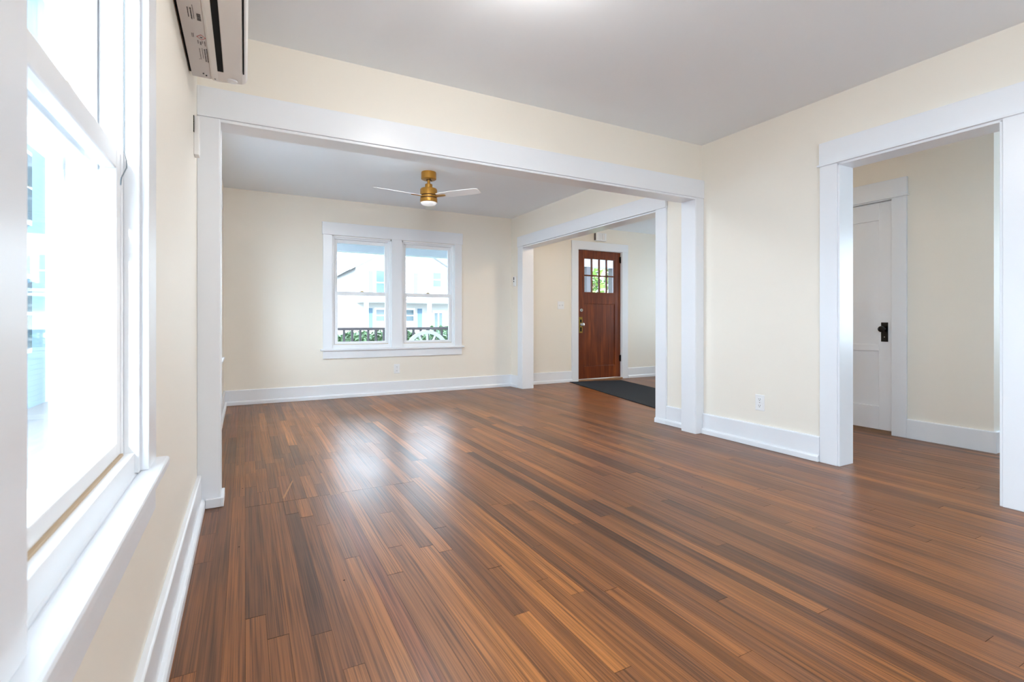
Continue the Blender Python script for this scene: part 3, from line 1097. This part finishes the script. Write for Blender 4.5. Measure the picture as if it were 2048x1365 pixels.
root = empty('light_switch', (4.293, YF, 1.13))
tag(root, 'white double light switch plate left of the wooden door', 'light switch')
MB().box(4.233, 4.353, YF - 0.006, YF, 1.133, 1.253).build('face_plate', 'plastic', root, bevel=0.003)
for xx in (4.270, 4.316):
    MB().prism([(0, 1.183), (-0.010, 1.186), (-0.014, 1.196), (0, 1.203)], lambda p, z, t, xx=xx: (xx - 0.005 + 0.010 * t, YF - 0.006 + p, z)).build('toggle', 'plastic', root)

root = empty('thermostat_remote', (XR, 6.305, 1.447))
tag(root, 'small white wall control with dark display beside the hall opening', 'thermostat')
MB().box(XR - 0.026, XR, 6.276, 6.334, 1.449, 1.590).build('body', 'plastic', root, bevel=0.005)
MB().box(XR - 0.0275, XR - 0.024, 6.296, 6.314, 1.540, 1.580).build('display', 'black', root)
MB().lathe([(0.010, 0), (0.009, -0.003)], (XR - 0.026, 6.305, 1.518), 'x', 16).build('button', 'ink', root)

root = empty('door_chime', (5.037, YF, 2.236))
tag(root, 'white ribbed door chime box above the wooden front door', 'door chime')
MB().box(4.935, 5.140, YF - 0.055, YF, 2.238, 2.364).build('housing', 'plastic', root, bevel=0.004)
for k in range(3):
    MB().box(5.015 + 0.04 * k, 5.03 + 0.04 * k, YF - 0.060, YF - 0.053, 2.246, 2.356).build('rib', 'plastic', root, bevel=0.002)
MB().box(4.9335, 4.935, YF - 0.04, YF, 2.246, 2.356).build('side_shade', 'rail', root)  # dark strip painted in for the thin shadow beside the housing

root = empty('alarm_sensor', (XL, 2.80, 1.735))
tag(root, 'narrow white sensor box on the left wall under the air conditioner', 'sensor')
MB().box(XL, XL + 0.022, 2.775, 2.835, 1.735, 1.918).build('housing', 'plastic', root, bevel=0.003)
MB().box(XL, XL + 0.003, 2.762, 2.774, 1.838, 1.915).build('cable_slot', 'black', root)


# ------------------------------------------------------------------ door mat
def door_mat_():
    a = math.radians(-12.2)
    o = empty('door_mat', (4.43, 6.395, 0))
    ux, uy = math.cos(a), math.sin(a)
    wx, wy = -ux * 0 + uy, -ux
    b = MB()
    W_, L_ = 0.885, 2.6
    f = lambda s, t, z: (4.428 + ux * s + uy * t, 6.388 + uy * s - ux * t, z)
    b.prism([(0, 0), (W_, 0), (W_, L_), (0, L_)], lambda s, t, q: f(s, t, 0.001 + 0.008 * q))
    COL.objects.unlink(o)
    bpy.data.objects.remove(o)
    m = b.build('door_mat', 'mat', bevel=0.003, loc=(4.43, 6.388, 0))
    tag(m, 'long dark charcoal mat on the floor before the wooden door', 'mat')


door_mat_()


# ------------------------------------------------------------------ ceiling lamps and added fill globes
def ceiling_lamp(x, y, r, lit, label):
    root = empty('ceiling_lamp', (x, y, ZC))
    tag(root, label, 'ceiling lamp')
    MB().lathe([(r * 1.04, ZC), (r * 1.04, ZC - 0.018), (r * 0.98, ZC - 0.022)], (x, y, 0), n=40).build('base', 'gold', root, smooth=True)
    MB().lathe([(r * 0.96, ZC - 0.020), (r * 0.94, ZC - 0.040), (r * 0.80, ZC - 0.065), (r * 0.5, ZC - 0.085), (r * 0.1, ZC - 0.092)], (x, y, 0), n=40).build('lamp_shade', lit, root, smooth=True)


def globe_lamp(x, y, z, r, lit, label):
    root = empty('ceiling_lamp', (x, y, ZC))
    tag(root, label, 'ceiling lamp')
    MB().lathe([(0.06, ZC), (0.06, ZC - 0.02), (0.012, ZC - 0.03), (0.012, z + r - 0.01), (0.04, z + r - 0.012)], (x, y, 0), n=32).build('base', 'gold', root, smooth=True)
    MB().lathe([(max(0.002, r * math.sin(PI * k / 14)), z + r * math.cos(PI * k / 14)) for k in range(15)], (x, y, 0), n=32).build('lamp_shade', lit, root, smooth=True)


globe_lamp(1.7, -0.7, 1.80, 0.12, 'fill_pendant', 'added unseen fill light globe behind the camera')  # added fill light, lifts the ceiling and walls from out of view
globe_lamp(1.2, 3.55, 2.215, 0.085, 'fill_far', 'added unseen fill light globe in the far room')  # added fill light, hidden above the header to brighten the far room
globe_lamp(1.0, 1.62, 2.31, 0.09, 'lamp_room', 'white globe ceiling lamp of the near room')
ceiling_lamp(4.6, 4.3, 0.13, 'lamp_hall', 'round flush ceiling lamp of the entry hall')


# ------------------------------------------------------------------ outside
GZ = -0.85
struct(MB().box(-0.5, 40, 9.3, 20, GZ - 0.2, GZ).build('ground', 'lawn'), 'lawn in front of the house', 'ground')
struct(MB().box(-30, -0.5, -12, 70, GZ - 0.2, GZ).build('ground', 'asphalt'), 'pale drive and street beside the house', 'ground')
struct(MB().box(-0.5, 40, 20, 70, GZ - 0.2, GZ).build('street', 'asphalt'), 'pale street beyond the lawn', 'street')

# porch
PY = 8.75
struct(MB().box(-0.6, 9.0, YF + OT, 9.0, -0.14, -0.02).build('porch_floor', 'deck'), 'grey porch deck outside the paired window', 'porch floor')
struct(MB().box(-0.7, 9.2, YF + OT, 9.3, 2.40, 2.55).build('porch_ceiling', 'beam'), 'blue grey porch ceiling', 'porch ceiling')
struct(MB().box(-0.6, 9.1, PY - 0.08, PY + 0.10, 2.115, 2.40).build('porch_beam', 'beam', bevel=0.01), 'blue grey porch beam over the railing', 'porch beam')
posts = []
for x, lab in ((-0.45, 'grey porch post left of the window view'), (4.55, 'grey porch post between the window and the door view'), (6.52, 'grey porch post in the left panes of the front door'), (7.22, 'grey porch post in the right panes of the front door')):
    b = MB()
    b.box(x - 0.07, x + 0.07, PY - 0.07, PY + 0.07, -0.02, 2.115)
    b.box(x - 0.09, x + 0.09, PY - 0.09, PY + 0.09, -0.02, 0.10)
    tag(b.build('porch_post', 'rail', bevel=0.006, loc=(x, PY, -0.02)), lab, 'post', 'porch posts')


def railing(x0, x1, label):
    root = empty('porch_railing', ((x0 + x1) / 2, PY, -0.02))
    tag(root, label, 'railing')
    MB().box(x0, x1, PY - 0.035, PY + 0.035, 0.792, 0.838).build('top_rail', 'rail', root, bevel=0.004)
    MB().box(x0, x1, PY - 0.025, PY + 0.025, 0.06, 0.10).build('bottom_rail', 'rail', root, bevel=0.004)
    x = x0 + ((1.471 - x0) % 0.1335)
    while x < x1 - 0.02:
        MB().box(x - 0.018, x + 0.018, PY - 0.018, PY + 0.018, 0.10, 0.792).build('baluster', 'rail', root)
        x += 0.1335


railing(-0.36, 4.46, 'dark grey brown porch railing seen through the paired window')


def wagon_wheel():
    r, cx, cy = 0.402, 2.845, 8.50
    cz = -0.02 + r
    root = empty('wagon_wheel', (cx, cy, -0.02))
    tag(root, 'white painted wagon wheel standing against the porch railing', 'wagon wheel')
    b = MB()
    n = 56
    w_, t_ = 0.062, 0.05
    ring = []
    for k in range(n):
        a = 2 * PI * k / n
        ca, sa = math.cos(a), math.sin(a)
        ring.append([b.p(cx + q * ca, cy + y, cz + q * sa) for q, y in ((r, -t_ / 2), (r, t_ / 2), (r - w_, t_ / 2), (r - w_, -t_ / 2))])
    for k in range(n):
        p, q = ring[k], ring[(k + 1) % n]
        for e in range(4):
            b.face((p[e], p[(e + 1) % 4], q[(e + 1) % 4], q[e]))
    b.build('rim', 'wheel', root, bevel=0.004)
    MB().lathe([(0.05, -0.07), (0.075, -0.04), (0.085, 0), (0.075, 0.04), (0.05, 0.07)], (cx, cy, cz), 'y', 24).build('hub', 'wheel', root, smooth=True)
    for k in range(14):
        a = 2 * PI * (k + 0.5) / 14
        MB().tube([(cx + q * math.cos(a), cy, cz + q * math.sin(a)) for q in (0.07, 0.2, r - w_ + 0.004)], 0.019, 8).build('spoke', 'wheel', root, smooth=True)


wagon_wheel()


def foliage(name, c, rad, n, size, parent, mt, seed, hedge=False):
    r = random.Random(seed)
    b = MB()
    vals = []
    lumps = [(Vector((r.uniform(-0.6, 0.6) * rad[0], r.uniform(-0.6, 0.6) * rad[1], r.uniform(-0.5, 0.6) * rad[2])), r.uniform(0.35, 0.6)) for _ in range(9)]
    for k in range(n):
        lc, lr = r.choice(lumps)
        while True:
            d = Vector((r.gauss(0, 1), r.gauss(0, 1), r.gauss(0, 1)))
            if d.length > 0.1:
                break
        d.normalize()
        q = r.uniform(0.55, 1.0) ** 0.5
        if hedge:
            while True:
                d = Vector((r.uniform(-1, 1), r.uniform(-1, 1), r.uniform(-1, 1)))
                m4 = d.x ** 4 + d.y ** 4 + d.z ** 4
                if 0.12 < m4 < 0.85 + 0.35 * math.sin(5 * d.x + seed) * math.cos(4 * d.y + seed):
                    break
            q, lr, lc = 1.0, 0.93, Vector((0, 0, 0))
        p = Vector(c) + lc + Vector((d.x * rad[0], d.y * rad[1], d.z * rad[2])) * lr * q
        u = Vector((r.gauss(0, 1), r.gauss(0, 1), r.gauss(0, 0.7))).normalized()
        v = u.cross(Vector((r.gauss(0, 1), r.gauss(0, 1), r.gauss(0, 1))))
        if v.length < 1e-3:
            continue
        v.normalize()
        s = size * r.uniform(0.6, 1.3)
        b.face([b.p(*(p + u * s)), b.p(*(p + v * s * 0.45)), b.p(*(p - u * s)), b.p(*(p - v * s * 0.45))])
        vals.append(r.random())
    o = b.build(name, mt, parent, recalc=False)
    at = o.data.attributes.new('leaf', 'FLOAT', 'FACE')
    at.data.foreach_set('value', vals)
    return o


def shrub(x, y, rx, ry, top, label, seed, size=0.05, n=6000):
    root = empty('shrub', (x, y, GZ))
    tag(root, label, 'shrub', 'shrubs along the porch')
    h = top - GZ
    foliage('foliage', (x, y, GZ + h * 0.5), (rx, ry, h * 0.49), n, size, root, 'leaf', seed, True)
    s = MB()
    for k in range(5):
        a = k * 1.3
        s.tube([(x + 0.03 * math.cos(a), y + 0.03 * math.sin(a), GZ), (x + 0.3 * rx * math.cos(a), y + 0.3 * ry * math.sin(a), GZ + h * 0.5), (x + 0.6 * rx * math.cos(a), y + 0.6 * ry * math.sin(a), GZ + h * 0.8)], 0.018, 6, 0.006)
    s.build('stem', 'bark', root)


shrub(0.66, 10.0, 0.48, 0.4, 0.72, 'low green shrub at the far left end of the porch railing', 13)
shrub(1.62, 10.0, 0.48, 0.4, 0.78, 'green shrub behind the left half of the left window railing', 3)
shrub(2.58, 10.0, 0.48, 0.4, 0.86, 'green shrub behind the right half of the left window railing', 5)
shrub(3.54, 10.0, 0.48, 0.4, 0.80, 'green shrub directly behind the wagon wheel', 8)
shrub(4.50, 10.0, 0.48, 0.4, 0.98, 'tallest green shrub at the right edge of the right window', 11)


shrub(1.14, 10.95, 0.47, 0.4, 0.74, 'back row green shrub between the two shrubs of the left window', 17)
shrub(2.10, 10.95, 0.47, 0.4, 0.80, 'back row green shrub filling the gap near the window mullion', 19)
shrub(3.06, 10.95, 0.47, 0.4, 0.84, 'back row green shrub above the left side of the wagon wheel', 23)
shrub(4.02, 10.95, 0.47, 0.4, 0.92, 'back row green shrub above the right side of the wagon wheel', 29)


def tree(x, y, h, r, label, seed, mt='leaf2', n=5200, size=0.10):
    root = empty('tree', (x, y, GZ))
    tag(root, label, 'tree', 'trees seen through the front door panes')
    foliage('foliage', (x, y, GZ + h * 0.62), (r, r, h * 0.45), n, size, root, mt, seed)
    t = MB()
    t.tube([(x, y, GZ), (x + 0.1, y, GZ + h * 0.35), (x, y + 0.1, GZ + h * 0.75)], 0.16, 8, 0.06)
    for k in range(4):
        a = k * 1.7
        t.tube([(x + 0.05, y, GZ + h * (0.35 + 0.07 * k)), (x + r * 0.5 * math.cos(a), y + r * 0.5 * math.sin(a), GZ + h * (0.55 + 0.07 * k))], 0.06, 6, 0.02)
    t.build('trunk', 'bark', root)


tree(9.6, 13.5, 6.0, 2.0, 'leafy tree nearest in the front door panes', 31)
tree(11.6, 18.5, 7.5, 2.4, 'broad leafy tree farther back in the front door panes', 37)
tree(17.5, 17.0, 7.0, 2.4, 'leafy tree at the right of the front door view', 41)


# white house across the street (gable end towards us)
def far_house():
    Y = 36.0
    x0, x1, xa = 6.83, 14.17, 10.5
    ze, za = 4.76, 6.87
    root = empty('house', (xa, Y + 4, GZ))
    tag(root, 'white gabled house with blue shutters across the street', 'house')
    b = MB()
    b.prism([(x0, GZ), (x1, GZ), (x1, ze), (xa, za), (x0, ze)], lambda x, z, t: (x, Y + 9 * t, z))
    b.build('wall', 'siding', root)
    r = MB()
    sl = (za - ze) / (xa - x0)
    for sgn in (-1, 1):
        e = xa + sgn * (xa - x0 + 0.45)
        zz = za - sl * (xa - x0 + 0.45)
        r.prism([(xa, za + 0.02), (e, zz + 0.02), (e, zz + 0.22), (xa, za + 0.22)], lambda x, z, t: (x, Y - 0.45 + 9.9 * t, z))
    r.build('roof', 'roof', root)
    f = MB()
    for sgn in (-1, 1):
        e = xa + sgn * (xa - x0 + 0.45)
        zz = za - sl * (xa - x0 + 0.45)
        f.prism([(xa, za + 0.0), (e, zz + 0.0), (e, zz + 0.26), (xa, za + 0.26)], lambda x, z, t: (x, Y - 0.52 + 0.07 * t, z))
    f.build('fascia', 'ext_white', root)

    def win(xa_, xb, zA, zB, y=Y):
        wn = MB()
        wn.box(xa_ - 0.12, xb + 0.12, y - 0.06, y, zA - 0.12, zB + 0.14)
        o = wn.build('window', 'ext_white', root)
        m_ = (zA + zB) / 2
        MB().box(xa_, xb, y - 0.08, y - 0.05, zA, m_ - 0.04).build('pane', 'dark_glass', o)
        MB().box(xa_, xb, y - 0.08, y - 0.05, m_ + 0.04, zB).build('pane', 'dark_glass', o)
    win(8.25, 9.35, 2.85, 4.56)
    win(12.5, 13.1, 3.55, 4.60)
    win(8.25, 8.82, 0.95, 1.76)
    win(10.3, 10.98, 0.95, 1.76)
    for xa_, xb, zA, zB in ((7.69, 8.0, 0.3, 1.86), (11.3, 11.64, 0.3, 1.87), (7.72, 8.02, 2.8, 4.5), (9.7, 10.0, 2.8, 4.5), (11.0, 11.3, 2.8, 4.5)):
        s = MB()
        s.box(xa_, xb, Y - 0.05, Y, zA, zB)
        s.build('shutter', 'shutter', root)
    p = MB()
    p.box(6.9, 14.6, Y - 2.2, Y, 2.24, 2.45)
    p.build('porch_roof', 'ext_white', root)
    p = MB()
    p.prism([(0.0, 3.0), (-2.4, 2.45), (0.0, 2.45)], lambda y, z, t: (14.6 if t else 6.9, Y + y, z))
    p.build('porch_shingles', 'roof', root)
    for x in (7.15, 11.55, 14.3):
        MB().box(x - 0.12, x + 0.12, Y - 2.1, Y - 1.86, GZ, 2.24).build('porch_column', 'ext_white', root)
    d = MB()
    d.box(12.45, 13.42, Y - 0.06, Y, -0.3, 1.75)
    o = d.build('house_door', 'ext_white', root)
    MB().box(12.6, 12.86, Y - 0.08, Y - 0.05, 0.4, 1.55).build('pane', 'dark_glass', o)
    MB().box(12.96, 13.22, Y - 0.08, Y - 0.05, 0.4, 1.55).build('pane', 'dark_glass', o)


far_house()


# neighbour's house seen at a grazing angle through the near left window
def side_house():
    root = empty('house', (-6.5, 15, GZ))
    tag(root, 'blue and white clapboard house outside the near left window', 'house')
    xw, ya_, yb_, yc = -3.92, 9.2, 15.0, 23.0
    b = MB()
    b.box(-11.5, xw, ya_, yb_, GZ, 8.0)
    b.build('wall', 'siding_blue', root)
    b = MB()
    b.box(-11.5, -2.45, yb_, yc, GZ, 8.0)
    b.build('wing', 'siding', root)
    c = MB()
    c.box(xw - 0.06, xw + 0.2, yb_ - 0.3, yb_, GZ, 8.0)
    c.build('corner_board', 'ext_white', root)
    r = MB()
    r.prism([(-11.9, 8.0), (xw + 0.45, 8.0), (-7.7, 10.4)], lambda x, z, t: (x, yc + 0.4 if t else ya_ - 0.4, z))
    r.build('roof', 'roof', root)

    def win(f, za, zb):
        wn = MB()
        wn.box(*f(0.0, 1.1, 0.0, 0.06), za - 0.1, zb + 0.1)
        o = wn.build('window', 'ext_white', root)
        MB().box(*f(0.1, 1.0, 0.05, 0.09), za, (za + zb) / 2 - 0.03).build('pane', 'dark_glass', o)
        MB().box(*f(0.1, 1.0, 0.05, 0.09), (za + zb) / 2 + 0.03, zb).build('pane', 'dark_glass', o)
    for y in (10.2, 12.6):
        for za, zb in ((0.4, 1.8), (3.0, 4.3)):
            win(lambda p, q, d0, d1, y=y: (xw + d0, xw + d1, y + p, y + q), za, zb)
    for za, zb in ((0.6, 2.0), (3.0, 4.4)):
        win(lambda p, q, d0, d1: (-3.75 + p, -3.75 + q, yb_ - d1, yb_ - d0), za, zb)


side_house()
